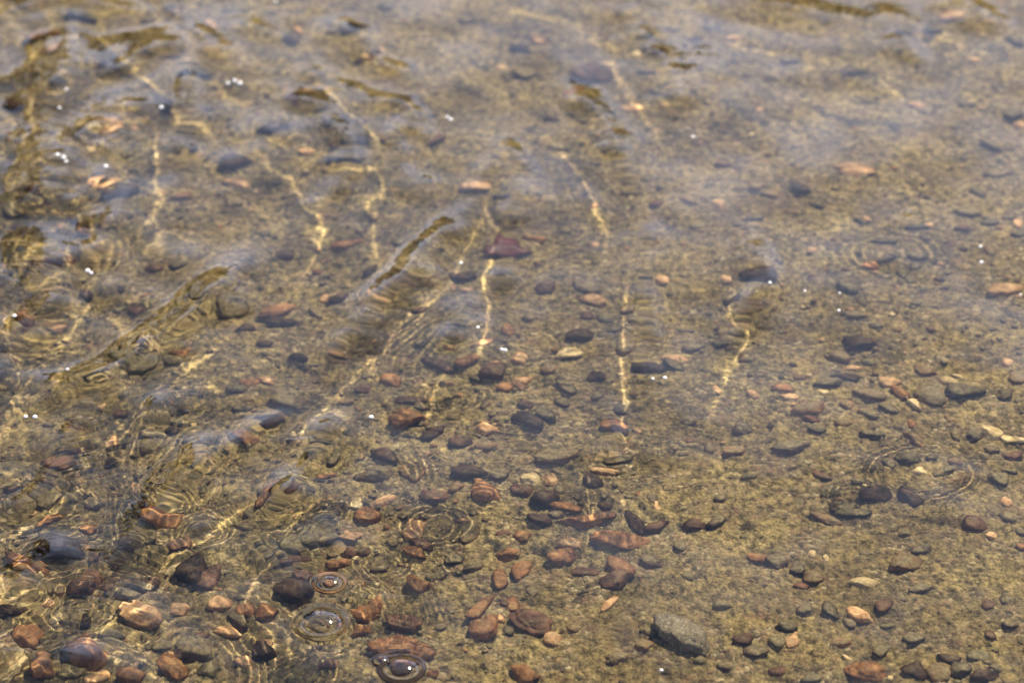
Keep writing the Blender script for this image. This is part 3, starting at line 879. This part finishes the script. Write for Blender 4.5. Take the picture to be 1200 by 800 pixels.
STONES = """T 0 0
380 75 150 70 -10 D
690 85 90 50 0 D
215 185 200 60 0 B
985 130 100 55 -40 S
790 270 150 45 -15 D
870 305 60 32 20 C
930 355 120 60 0 D
390 610 100 60 10 C
500 600 120 80 20 S
600 600 45 45 0 S
735 735 55 36 20 C
1110 768 190 80 0 D
790 500 100 60 10 D
90 500 120 60 0 D
1110 55 130 45 0 K
900 120 110 60 -15 K
950 520 90 45 0 D
590 335 130 35 -25 M
270 240 90 40 10 S
T 300 0
610 45 80 50 0 D
200 135 90 40 -40 S
150 190 110 50 -5 D
390 145 90 40 5 D
470 140 80 40 -10 P
520 268 80 45 0 D
570 245 45 35 0 S
980 95 90 40 0 D
1180 360 90 40 -5 D
1150 320 60 30 0 S
740 465 70 35 -10 D
690 545 90 40 0 D
800 540 80 35 0 D
95 605 170 55 0 D
470 665 110 50 -10 D
385 690 80 45 -40 P
240 710 90 40 -5 S
840 655 100 50 5 P
400 750 90 40 0 D
245 385 80 50 0 K
230 460 110 60 15 S
T 600 0
375 355 215 110 0 P
125 195 90 60 -35 S
45 235 110 60 -10 D
60 335 140 90 -5 K
610 258 75 36 0 C
645 345 95 50 0 P
560 515 150 46 0 S
730 495 40 24 0 S
1040 180 90 32 -5 S
930 130 90 30 0 D
860 190 90 36 10 D
750 140 90 40 0 P
700 440 80 50 -20 P
230 690 180 50 10 K
985 772 85 50 0 P
1160 515 45 26 0 S
1130 625 36 32 0 C
190 555 90 40 0 P
300 440 55 50 0 B
410 768 70 30 10 D
370 560 70 50 0 P
T 900 0
870 80 140 50 6 S
770 145 110 50 -8 D
640 160 60 30 0 D
730 185 60 30 0 D
110 285 100 50 0 P
420 335 120 36 0 D
470 475 50 30 -10 D
1085 410 80 30 0 D
1155 540 110 50 5 D
1180 580 60 46 0 S
1040 690 110 50 -30 D
930 490 90 36 0 D
1160 195 110 50 -45 D
980 285 60 22 0 S
700 500 80 40 -25 S
400 790 200 50 4 S
T 0 200
545 120 190 80 4 D
480 55 160 50 5 S
80 170 120 80 -10 D
680 258 60 50 -60 C
400 235 160 100 -15 K
420 310 110 60 -50 P
290 275 46 36 0 S
840 120 110 50 0 B
1110 55 150 50 -15 S
730 450 110 50 5 P
840 440 90 50 0 D
380 580 120 50 0 D
450 480 60 40 0 M
70 480 60 36 0 D
1050 620 190 130 0 K
1150 740 120 50 0 D
270 420 190 36 10 B
140 700 90 90 0 B
240 740 80 50 0 S
650 650 90 60 0 P
700 700 90 50 10 K
560 650 60 40 0 D
20 560 60 70 0 B
1090 140 90 60 -5 K
T 300 200
345 215 80 36 -15 B
560 218 66 50 -10 B
1030 80 140 56 0 S
1170 130 130 40 10 D
540 475 90 60 15 D
690 340 80 50 10 P
330 595 60 40 -10 S
400 605 110 50 10 D
290 665 100 50 -20 K
90 660 190 70 12 B
110 715 150 60 0 D
960 500 190 52 4 D
910 550 50 50 -30 S
985 568 70 36 0 S
590 595 60 30 0 S
285 472 60 30 0 B
50 305 60 40 0 D
130 410 110 50 0 P
430 350 160 46 5 B
1180 755 70 70 -10 B
760 650 90 30 0 D
330 415 60 40 0 P
700 585 60 44 0 K
1170 225 60 46 0 K
T 600 200
85 315 140 46 -6 B
135 440 90 36 -30 B
970 165 80 66 -25 S
1150 70 90 60 0 B
1060 255 80 26 0 D
1145 225 110 30 8 D
560 98 100 30 0 D
700 85 70 30 -5 D
680 165 80 46 0 P
240 270 70 50 0 K
350 555 140 60 -15 K
165 550 100 70 0 P
380 615 130 60 -6 S
550 645 100 56 0 B
100 690 80 56 0 B
15 755 60 80 0 B
690 515 80 50 -10 S
740 572 90 30 0 D
830 145 90 36 -25 B
1010 510 70 50 -20 S
1140 500 150 90 6 D
1060 600 120 70 5 P
490 745 110 30 15 D
810 745 130 26 0 P
320 780 140 50 0 D
350 685 70 50 0 P
600 700 90 40 0 M
440 690 90 50 0 M
870 270 100 40 0 M
390 350 80 36 0 S
T 900 200
410 10 190 50 0 S
150 90 100 50 -15 D
225 155 80 40 -25 D
435 230 80 36 -35 D
465 225 50 36 -20 S
700 270 130 36 -4 D
750 255 60 30 -10 S
985 105 80 46 -20 D
1040 248 100 40 4 D
1130 222 80 40 0 D
540 335 140 36 2 D
560 418 110 36 10 D
695 412 110 50 0 P
635 480 60 60 -50 D
670 510 60 60 -20 P
690 455 60 40 0 P
300 475 60 50 10 P
370 560 110 56 -10 P
440 610 50 60 -30 D
400 680 130 46 -10 K
380 650 46 30 0 S
480 450 90 40 0 B
860 350 60 50 0 P
1040 370 60 80 0 B
940 195 130 60 0 K
930 275 110 40 0 P
810 440 40 24 0 S
700 620 60 30 -10 D
760 745 60 30 -20 P
1110 565 200 70 12 S
1180 250 50 60 0 S
1180 305 80 36 0 D
500 730 90 30 0 D
20 105 90 40 0 B
20 430 70 40 0 D
1060 20 110 40 0 K
740 320 60 36 0 K
210 380 60 30 10 S
100 190 80 26 0 P
T 0 400
1100 235 110 40 0 D
1120 320 110 40 -5 D
860 330 90 36 0 D
570 340 110 46 -15 P
520 470 70 50 30 S
590 470 100 40 0 P
720 450 110 60 -10 K
800 425 130 56 0 D
730 490 90 50 0 P
520 560 80 50 0 D
660 625 70 60 0 P
270 580 100 50 0 P
330 650 90 60 -20 B
350 510 150 50 10 P
210 750 120 70 0 P
910 490 70 30 0 P
1150 460 100 50 -10 B
820 375 120 46 -5 M
460 300 70 36 35 S
640 100 180 90 10 M
800 80 130 70 0 K
840 50 110 50 -20 B
20 90 90 80 40 C
240 390 80 50 0 K
1180 790 60 60 0 D
540 715 90 40 0 B
650 700 90 50 -15 S
430 770 110 60 0 P
60 700 100 50 0 P
1160 210 110 40 0 B
620 560 60 40 0 K
T 300 400
400 58 90 36 -10 B
200 80 120 50 0 D
280 115 70 26 10 K
35 190 100 40 -5 S
150 280 200 110 -15 K
730 95 60 30 15 B
640 180 110 80 5 B
510 230 110 46 20 P
860 120 170 50 -20 D
730 275 160 36 0 P
710 370 190 92 18 B
1070 290 60 46 0 B
1050 20 130 40 5 S
980 100 130 60 20 B
1100 150 150 80 15 P
1110 110 60 30 0 S
1020 165 70 50 0 D
1160 215 90 50 0 B
830 440 140 50 25 D
960 480 130 60 0 D
1060 500 150 60 5 B
1090 410 130 70 -25 S
610 540 160 70 -22 D
735 610 130 110 -25 B
550 630 190 88 3 K
330 545 90 60 20 P
310 640 120 44 10 B
90 720 190 54 32 B
1000 630 180 70 -5 D
1080 710 150 95 -10 B
1140 640 110 60 0 P
830 735 150 56 5 P
940 690 80 46 20 B
600 770 130 50 20 S
480 775 90 60 0 C
40 20 90 40 0 D
790 15 90 46 0 D
180 440 60 40 0 C
60 370 120 40 5 B
420 290 90 50 10 B
780 300 80 40 0 K
920 350 80 40 0 K
T 600 400
270 60 150 66 5 C
30 85 90 80 -10 S
170 135 90 50 5 B
45 190 120 60 12 S
260 215 130 70 -30 K
400 175 90 60 0 D
405 260 70 55 0 P
240 285 90 50 0 D
60 290 90 56 0 P
160 350 120 76 -25 D
70 380 170 66 -25 D
850 35 130 50 0 P
750 85 150 46 0 S
745 120 120 60 -20 D
640 130 150 50 -5 D
920 150 70 34 0 P
960 225 50 60 40 S
1130 255 60 44 -20 S
500 320 90 36 0 D
490 400 110 60 -5 B
580 415 70 30 -10 S
540 15 110 110 0 B
210 545 240 80 12 B
500 545 130 34 0 D
440 590 160 36 0 S
375 650 110 80 0 D
85 645 105 66 -20 C
170 650 80 70 10 S
150 755 150 80 10 D
40 705 110 50 -5 P
250 780 160 60 -10 B
430 770 90 46 -15 D
545 720 40 26 0 P
660 720 60 60 -50 P
680 765 50 50 -40 S
1080 410 110 70 0 P
1040 510 110 50 0 B
930 490 60 60 0 K
835 460 60 40 0 P
765 490 50 40 0 B
980 740 60 40 0 P
1100 90 90 36 0 K
990 15 80 40 0 D
220 680 60 70 0 K
520 755 36 50 0 C
830 370 90 50 0 K
600 250 100 30 0 B
1110 630 90 40 0 M
T 900 400
430 20 180 70 0 D
330 75 120 66 -5 B
400 130 80 24 0 S
360 175 150 50 -8 D
280 205 160 44 5 D
470 105 80 36 0 M
740 130 110 66 0 B
570 190 120 54 3 S
760 240 160 130 -10 K
930 240 190 86 0 D
850 180 96 44 -5 C
890 148 60 20 -18 C
690 290 90 50 -35 C
620 245 110 60 -10 B
260 245 60 36 0 C
70 235 120 46 -15 B
100 275 100 34 -5 S
150 180 70 40 0 P
185 325 170 70 3 B
200 375 90 40 -5 P
470 250 170 56 -12 B
560 315 110 50 -15 P
370 300 80 46 -10 B
460 340 100 46 -15 B
350 380 90 50 0 B
230 425 100 46 0 P
480 435 120 50 -4 P
105 505 200 60 8 P
500 720 170 90 -3 D
670 730 130 90 -25 D
345 735 90 40 0 B
410 655 60 36 0 P
560 575 80 50 -10 P
650 550 130 60 0 D
780 540 90 40 0 D
680 450 110 70 -35 B
680 385 60 50 -20 B
1050 420 110 70 -8 C
1150 450 140 40 -3 C
1045 500 80 56 0 P
880 570 80 40 0 B
710 610 90 40 0 C
1120 100 56 46 0 S
1170 180 90 66 0 B
1110 250 90 66 0 D
1185 280 50 30 0 K
890 430 60 70 -45 K
860 370 60 50 -20 B
1115 755 60 56 -20 S
1080 650 110 70 0 P
830 610 130 36 15 P
250 625 100 36 -15 P
360 780 150 60 0 D
980 440 100 60 -10 P
1150 530 110 60 0 P
300 700 110 60 0 M
1130 600 90 40 0 P
T 0 600
755 35 130 70 -5 B
410 90 100 50 -5 B
230 50 130 60 35 B
120 90 90 36 10 C
70 125 76 34 5 C
290 180 150 90 0 D
390 180 60 36 -10 S
430 225 110 56 0 P
120 250 240 90 -8 B
130 280 90 50 -10 S
390 330 180 120 15 P
510 340 70 90 -20 P
835 150 120 66 15 P
830 260 130 60 10 C
910 270 170 150 -20 D
990 320 150 130 30 P
690 330 120 80 10 P
650 370 120 50 0 P
590 405 76 36 5 P
650 495 220 90 -25 S
850 455 130 70 5 S
1040 435 110 60 10 S
1160 470 110 60 0 B
1120 510 120 66 -10 P
1080 555 170 60 -8 S
200 430 90 50 0 S
260 500 80 46 15 C
400 510 70 90 0 D
330 510 60 90 -10 K
130 580 170 110 -10 B
400 665 200 130 -5 B
60 720 150 190 -45 K
230 720 130 110 -10 B
350 740 150 60 0 M
460 770 90 60 0 S
600 780 150 60 0 B
820 730 180 120 -15 B
920 650 170 90 -10 K
860 660 150 36 20 S
1140 700 110 60 0 S
780 630 120 50 0 P
980 740 110 60 -5 M
60 450 170 60 15 D
700 620 80 60 0 M
530 590 110 60 0 M
430 130 70 40 0 D
940 590 100 40 20 P
700 130 80 40 10 M
1160 60 110 50 0 K
560 480 60 50 0 K
240 360 110 40 -5 B
T 300 600
530 30 130 70 5 B
740 75 100 130 -30 S
790 30 50 30 -20 B
970 35 66 26 5 S
1000 85 120 90 40 K
430 130 150 46 0 S
455 180 150 46 -5 P
330 130 90 50 0 K
170 160 160 90 -20 M
265 110 160 110 0 M
770 150 130 60 -10 P
740 185 130 50 -10 B
930 210 110 60 5 P
570 250 90 40 0 P
690 235 100 24 0 B
850 300 90 30 10 P
760 350 150 90 -10 B
210 300 120 60 0 P
180 375 180 100 0 D
350 325 130 90 0 B
40 470 120 80 5 B
510 460 150 110 0 B
50 610 90 40 10 S
40 640 130 80 10 D
690 530 210 80 -5 P
490 560 110 60 0 B
640 630 260 100 -5 B
770 670 180 90 -5 B
820 760 80 36 5 B
1060 460 190 70 42 B
1080 550 170 90 8 B
1150 500 60 40 -25 S
1180 190 120 70 10 B
1150 310 100 90 -50 B
640 690 150 90 0 P
1190 555 60 50 0 D
1160 100 80 40 0 P
180 230 170 40 15 P
380 240 130 60 -10 B
300 560 130 70 0 K
330 720 110 46 0 P
1020 240 110 60 10 K
480 340 60 36 0 B
1180 420 60 50 0 P
870 540 70 36 0 K
T 600 600
345 40 300 90 3 B
125 45 130 64 -5 D
570 50 130 80 -35 D
680 70 140 50 10 P
510 140 310 84 -4 B
270 150 130 60 -10 S
240 222 155 76 8 B
20 170 80 90 40 B
50 265 110 80 40 B
500 275 150 76 -20 B
470 320 150 90 10 P
340 285 140 40 -5 P
640 230 120 66 0 P
90 515 210 110 -12 P
10 430 60 80 -60 B
60 755 160 90 -25 B
795 575 300 170 -28 G
620 630 110 66 15 B
500 680 120 56 10 K
190 590 90 70 0 S
960 50 110 56 15 D
860 60 130 60 0 P
1160 225 120 40 -5 B
790 160 70 60 -40 P
450 430 110 36 35 S
820 300 70 46 0 M
1080 600 110 60 0 P
990 440 100 46 0 M
1100 110 70 30 0 M
200 20 80 40 0 P
50 110 90 60 0 B
290 550 80 36 0 B
100 370 60 56 0 K
1140 660 130 60 0 P
880 690 70 40 0 M
640 560 90 46 5 M
1000 720 90 36 0 P
T 900 600
265 30 170 44 -18 B
400 10 190 50 0 D
970 65 120 66 -15 P
1045 115 56 36 -15 S
1175 90 60 46 0 P
1190 165 60 36 0 B
640 240 175 84 5 B
720 170 110 40 6 P
40 240 120 80 5 P
135 265 80 66 0 D
215 310 110 60 0 B
150 350 90 40 0 P
440 333 150 48 -10 C
205 208 42 42 0 C
270 212 30 40 0 C
725 360 140 44 8 P
550 450 100 60 15 P
630 415 60 30 0 P
300 475 110 70 -25 D
425 490 140 70 -20 S
380 530 70 50 -30 P
110 605 86 70 30 S
165 470 90 60 0 P
80 540 110 66 -10 D
450 745 220 100 -3 B
370 685 56 24 -35 C
535 650 90 56 0 P
690 590 110 60 0 P
330 620 140 44 12 B
850 690 110 50 -5 D
680 755 130 90 0 D
800 760 120 90 0 B
900 745 110 60 0 D
590 790 60 24 0 C
1010 770 140 60 0 D
1060 740 80 40 -20 P
1120 410 80 60 0 P
1040 580 60 40 -20 P
1130 530 80 40 0 P
1030 440 70 50 -10 P
460 190 70 30 -5 P
640 90 70 40 0 M
830 720 40 30 0 P
200 775 110 50 0 M
40 620 90 50 0 M
1190 600 60 50 0 M
570 530 90 30 0 M
1120 30 90 50 0 K
40 745 90 50 0 P
980 680 110 60 0 M
"""

rows_, tile = [], (0, 0)
for ln in STONES.strip().splitlines():
    q = ln.split()
    if q[0] == 'T':
        tile = (int(q[1]), int(q[2]))
        continue
    zx, zy, zw, zh, an = map(float, q[:5])
    rows_.append([tile[0] + zx / 4, tile[1] + zy / 4, zw / 4, zh / 4, an, q[5]])
rows_.append([471, 784, 48, 28, 0, 'D'])  # added stone, so the inside of the bubble above looks dark
NAMED[(471, 784)] = 'dark maroon oval stone added to darken the bubble at the bottom edge'
rows_.sort(key=lambda r: -r[2] * r[3])
singles, rest = rows_[:299], rows_[299:]


def stone_mat(r, i):
    k = r[5]
    if k in 'PBD' and (i * 7919) % 10 < (7 if r[0] > 720 else 2) + (2 if r[2] < 24 else 0) and not (r[0] < 790 and r[1] > 590 and r[2] > 30):
        return ROCK[k + 'm']
    return ROCK[k]


def words_size(w):
    return 'large' if w > 42 else 'medium' if w > 28 else 'small' if w > 18 else 'tiny'


def words_shape(w, h):
    a = w / max(h, 1)
    return 'long' if a > 3 else 'flat' if a > 2 else 'oval' if a > 1.4 else 'rounded'


def pick_named(r):
    best, bd = None, 9
    for (x, y), lab in NAMED.items():
        if lab is None or lab in used_lab:
            continue
        d = math.hypot(x - r[0], y - r[1])
        if d < bd:
            best, bd = lab, d
    return best


used_lab = set()
labels = [None] * len(singles)
order = sorted(range(len(singles)), key=lambda i: min(math.hypot(x - singles[i][0], y - singles[i][1]) for (x, y) in NAMED))
for i in order:
    lab = pick_named(singles[i])
    if lab:
        labels[i] = lab
        used_lab.add(lab)
# short names of the landmark stones and marks for "beside" phrases
LANDMARKS = [
    (799, 744, 'the large speckled grey rock'), (686, 610, 'the sunlit orange-brown flat stone'), (694, 89, 'the lone dark oval stone near the top'),
    (1132, 460, 'the large blue-black block'), (1060, 660, 'the lone rounded rust-brown stone'), (928, 751, 'the bright cream-orange pebble'),
    (1162, 505, 'the squarish cream stone'), (478, 492, 'the chunky lit-topped rust stone'), (322, 580, 'the stick-like rust-brown stone'),
    (484, 552, 'the stone with wavy light stripes'), (652, 536, 'the lone long rust-purple stone'), (667, 413, 'the pale stone at centre'),
    (589, 291, 'the dark red leaf'), (885, 321, 'the large dark blue stone'), (1012, 198, 'the flat salmon stone'),
    (1178, 341, 'the tan stone with glints'), (1118, 20, 'the tan stone at the top edge'), (1025, 580, 'the dark rounded block'),
    (162, 724, 'the angular tan-orange stone'), (242, 668, 'the large black jagged stone'), (100, 766, 'the big bottom-left brown stone'),
    (136, 280, 'the upper-left blue-black oval'), (278, 189, 'the wide blue-black stone'), (262, 355, 'the mauve-grey rounded stone'),
    (487, 614, 'the upright pale salmon stone'), (376, 730, 'the big clear bubble'), (471, 784, 'the bubble at the bottom edge'),
    (786, 421, 'the wide pale salmon stone'), (460, 445, 'the ripple-ringed brown stone'), (1007, 405, 'the tan-capped black stone'),
    (926, 526, 'the jagged purple-black stone'), (570, 578, 'the knobbly net-lit stone'), (622, 729, 'the light-edged purple stone'),
    (190, 380, 'the left olive-dark streak'), (470, 305, 'the central olive-dark streak'), (1018, 510, 'the small tight ripple ring'),
    (405, 97, 'the upper olive-dark streak'), (1010, 683, 'the elongated cream stone'), (726, 669, 'the triangular rust stone'),
]
ORD = ['', 'second ', 'third ', 'fourth ', 'fifth ', 'sixth ', 'seventh ', 'eighth ']
pend = {}
for i, r in enumerate(singles):
    if labels[i]:
        continue
    ls = sorted(((math.hypot(r[0] - lx, r[1] - ly), lx, ly, nm) for lx, ly, nm in LANDMARKS if math.hypot(r[0] - lx, r[1] - ly) > 9))
    d, lx, ly, nm = ls[0]
    a = math.degrees(math.atan2(ly - r[1], r[0] - lx)) % 360
    dr = ['right of', 'above right of', 'above', 'above left of', 'left of', 'below left of', 'below', 'below right of'][int((a + 22.5) // 45) % 8]
    near_ = 'just ' if d < 38 else ''
    pend.setdefault((words_size(r[2]), words_shape(r[2], r[3]), r[5], near_, dr, nm), []).append((d, i))
for (sz, sh, k, near_, dr, nm), ls in pend.items():
    ls.sort()
    for j, (d, i) in enumerate(ls):
        if len(ls) > 1:
            o = ['nearer ', 'farther '][j] if len(ls) == 2 else ('nearest ' if j == 0 else ORD[j] + 'nearest ')
        else:
            o = ''
        labels[i] = f'{o}{sz} {sh} {KIND[k][0]} stone {near_}{dr} {nm}'

for i, r in enumerate(singles):
    x, y, w, h, an, k = r
    sub = 4 if w > 50 else 3 if w > 17 else 2
    ang = .0 if k == 'G' else .75 if k in 'BS' else .45
    th = {'D': .9, 'G': 1.0, 'P': .8, 'B': .8}.get(k, .65)
    if (x, y) == (471, 784):
        th = .5
    if k == 'G':
        h, th = 38, .75
    Q, f, loc, H = place_stone(x, y, w, h, an, 100 + i * 13 + (k == 'G') * 8, sub, ang, th)
    big = w > 24
    nm = 'stone' if big else 'pebble'
    o = link(nm, mesh_from(nm, Q, f), stone_mat(r, i), label=labels[i] if big else labels[i].replace(' stone ', ' pebble ', 1) if labels[i].count(' stone ') and 'pebble' not in labels[i] and labels[i] not in used_lab else labels[i],
             category='stone' if big else 'pebble', group='stones and pebbles scattered over the stream bed')
    o.location = loc
    o.cycles.is_caustics_receiver = True

# smaller stones of the same kinds, and the fine gravel between them
keys = list(ROCK)


def joined(name, items, **props):
    """items: (points, faces, material key)"""
    cos, fs, mi, n = [], [], [], 0
    for P, f, k in items:
        cos.append(P)
        fs.append(f + n)
        mi.append(np.full(len(f), keys.index(k), dtype=np.int32))
        n += len(P)
    me = mesh_from(name, np.concatenate(cos), np.concatenate(fs))
    o = link(name, me, [ROCK[k] for k in keys], **props)
    me.polygons.foreach_set('material_index', np.concatenate(mi))
    o.cycles.is_caustics_receiver = True
    return o


items = []
for i, r in enumerate(rest):
    x, y, w, h, an, k = r
    Q, f, loc, H = place_stone(x, y, w, h, an, 9000 + i * 17, 2, .5, .85)
    items.append((Q + np.array(loc), f, k + 'm' if k in 'PBD' and i % 4 else k))
for j in range(420):                                  # the same kinds go on outside the picture
    side_ = -1 if rng.random() < .4 else 1
    y = rng.uniform(2.1, 4.2)
    x = side_ * (.185 * y + .10 + abs(rng.normal(0, .28)))
    P, f = stone_shape(2, 70000 + j, .5)
    s_ = .004 + .016 * rng.random() ** 2.5
    a = rng.uniform(0, 6.3)
    q = P * np.array([s_, s_ * rng.uniform(.55, .9), s_ * rng.uniform(.35, .6)])
    q = np.stack([q[:, 0] * math.cos(a) - q[:, 1] * math.sin(a), q[:, 0] * math.sin(a) + q[:, 1] * math.cos(a), q[:, 2]], 1)
    items.append((q + np.array([x, y, bed_base(x, y) + s_ * .15]), f, ['D', 'Dm', 'P', 'Pm', 'B', 'Bm', 'K', 'S'][rng.integers(8)]))
joined('small_pebbles', items, kind='stuff', label='many small mixed pebbles lying between the larger stones', category='pebbles')

protos = [stone_shape(1, 50 + k, .5, .08) for k in range(24)]
items = []
n_try = 5600
gx = rng.uniform(-1.15, 1.15, n_try * 3)
gy = rng.uniform(2.1, 4.25, n_try * 3)
dens = .30 + .5 * vnoise(gx, gy, 5, 501) + .35 * vnoise(gx, gy, 14, 502) + .30 * smooth01((.15 - gx) / .5) - .22 * smooth01((gx + .02) / .25) * smooth01((3.1 - gy) / .5)
ok = np.where((rng.random(len(gx)) < dens) & (np.abs(gx) < .185 * gy + .12 + .5 * (rng.random(len(gx)) < .35)))[0][:n_try]
gz = bed_height(gx[ok][None, :], gy[ok][None, :])[0]
ks = rng.choice(['D', 'Dm', 'Dm', 'Pm', 'Pm', 'P', 'B', 'Bm', 'Bm', 'S', 'C', 'K', 'K', 'M', 'M', 'M'], len(ok))
for j, (x, y, z) in enumerate(zip(gx[ok], gy[ok], gz)):
    P, f = protos[rng.integers(24)]
    s = .0022 + .0042 * rng.random() ** 2.2
    a = rng.uniform(0, 6.3)
    q = P * np.array([s, s * rng.uniform(.55, .95), s * rng.uniform(.4, .7)])
    q = np.stack([q[:, 0] * math.cos(a) - q[:, 1] * math.sin(a), q[:, 0] * math.sin(a) + q[:, 1] * math.cos(a), q[:, 2]], 1)
    items.append((q + np.array([x, y, z + s * .12]), f, ks[j]))
joined('gravel', items, kind='stuff', label='fine mixed gravel strewn over the algae-covered bed', category='gravel')

# ---------------------------------------------------------------- the dark red leaf
M_RED = mat_simple('dark_red_leaf', (.025, .003, .005), (.08, .008, .012), 90, .6)
out_px = [(563, 297), (574, 291), (581, 288), (584, 281), (591, 273), (597, 281), (604, 286), (611, 293), (623, 297), (608, 299), (596, 303), (586, 301), (576, 302)]
cxl, cyl = on_bed(590, 292)
pts = [on_bed(*p) for p in out_px]
bm = bmesh.new()
ctr = (sum(p[0] for p in pts) / len(pts), sum(p[1] for p in pts) / len(pts))
rings = []
for t in (.0, .35, .7, 1.0):
    if t == 0:
        rings.append([bm.verts.new((0, 0, .012))])
    else:
        rings.append([bm.verts.new(((p[0] - ctr[0]) * t, (p[1] - ctr[1]) * t,
                     .012 - .006 * t * t + .004 * math.sin(j * 1.7) * t)) for j, p in enumerate(pts)])
m_ = len(pts)
for j in range(m_):
    bm.faces.new((rings[0][0], rings[1][j], rings[1][(j + 1) % m_]))
    for a in (1, 2):
        bm.faces.new((rings[a][j], rings[a + 1][j], rings[a + 1][(j + 1) % m_], rings[a][(j + 1) % m_]))
bmesh.ops.recalc_face_normals(bm, faces=bm.faces)
bmesh.ops.solidify(bm, geom=bm.faces[:], thickness=.0012)
me = bpy.data.meshes.new('leaf')
bm.to_mesh(me)
bm.free()
me.polygons.foreach_set('use_smooth', np.ones(len(me.polygons), bool))
o = link('leaf', me, M_RED, label='small dark red pointed leaf lying on the bed near the centre', category='leaf')
o.location = (ctr[0], ctr[1], bed_base(*ctr) + .004)
o.cycles.is_caustics_receiver = True

# ---------------------------------------------------------------- bubbles afloat, and white domes painted as sun glints
M_FILM = mat_film()
M_GLINT = mat_glint()
BL = {0: 'big clear air bubble with bright rim, lower left of centre', 1: 'amber-tinted round bubble just above the big clear one',
      2: 'dark round bubble at the bottom edge over an orange-brown stone', 3: 'small clear bubble just left of the dark one at the bottom edge',
      4: 'tiny bubble in the middle of the left-hand ripple rings', 5: 'tiny bubble inside the wide ripple rings at upper right',
      6: 'tiny bubble in small tight rings over the pale light patch'}


def dome(r, hgt, seg=28, rings_=9):
    co, fc = [(0, 0, hgt)], []
    for i in range(1, rings_ + 1):
        a = math.pi / 2 * i / rings_
        for j in range(seg):
            b = 2 * math.pi * j / seg
            co.append((r * math.sin(a) * math.cos(b), r * math.sin(a) * math.sin(b), hgt * math.cos(a)))
    me = bpy.data.meshes.new('bubble')
    for j in range(seg):
        fc.append((0, 1 + j, 1 + (j + 1) % seg))
    for i in range(rings_ - 1):
        for j in range(seg):
            a, b = 1 + i * seg, 1 + (i + 1) * seg
            fc.append((a + j, b + j, b + (j + 1) % seg, a + (j + 1) % seg))
    me.from_pydata(co, [], fc)
    me.polygons.foreach_set('use_smooth', np.ones(len(fc), bool))
    return me


def surf_z(x, y):
    return float(water_height(np.array([[x, x + .001], [x, x + .001]]), np.array([[y, y], [y + .001, y + .001]]))[0, 0])


for k, (x, y, r) in enumerate(BUBBLES):
    cx, cy = on_surface(x, y)
    rm = r * m_per_px(x, y)
    o = link('bubble', dome(rm, rm * .42), M_FILM, label=BL[k], category='bubble', group='air bubbles floating on the water')
    o.location = (cx, cy, .0002)

SL = []
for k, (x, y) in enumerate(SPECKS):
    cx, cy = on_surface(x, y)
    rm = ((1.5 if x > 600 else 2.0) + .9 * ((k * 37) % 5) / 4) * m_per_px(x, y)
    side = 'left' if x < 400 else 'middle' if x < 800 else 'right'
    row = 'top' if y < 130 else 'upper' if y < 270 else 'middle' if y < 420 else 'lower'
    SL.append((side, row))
    o = link('glint_dome', dome(rm, rm * .8, 14, 5), M_GLINT, category='painted glint', group='white domes standing in for sun glints on the water')
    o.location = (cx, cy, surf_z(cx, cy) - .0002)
    n_same = SL.count((side, row))
    o['label'] = 'speck'
    o['_key'] = f'{side}|{row}|{x}'
specks = [o for o in COL.objects if '_key' in o.keys()]
bykey = {}
for o in specks:
    s_, r_, x_ = o['_key'].split('|')
    bykey.setdefault((s_, r_), []).append((float(x_), o))
PLACE = {'left': 'left third', 'middle': 'middle third', 'right': 'right third'}
for (s_, r_), ls in bykey.items():
    ls.sort(key=lambda t: t[0])
    for j, (x_, o) in enumerate(ls):
        o['label'] = f"painted sun-glint speck, {ORD[j] or 'first '}from the left in the {r_} part of the {PLACE[s_]}"
        del o['_key']
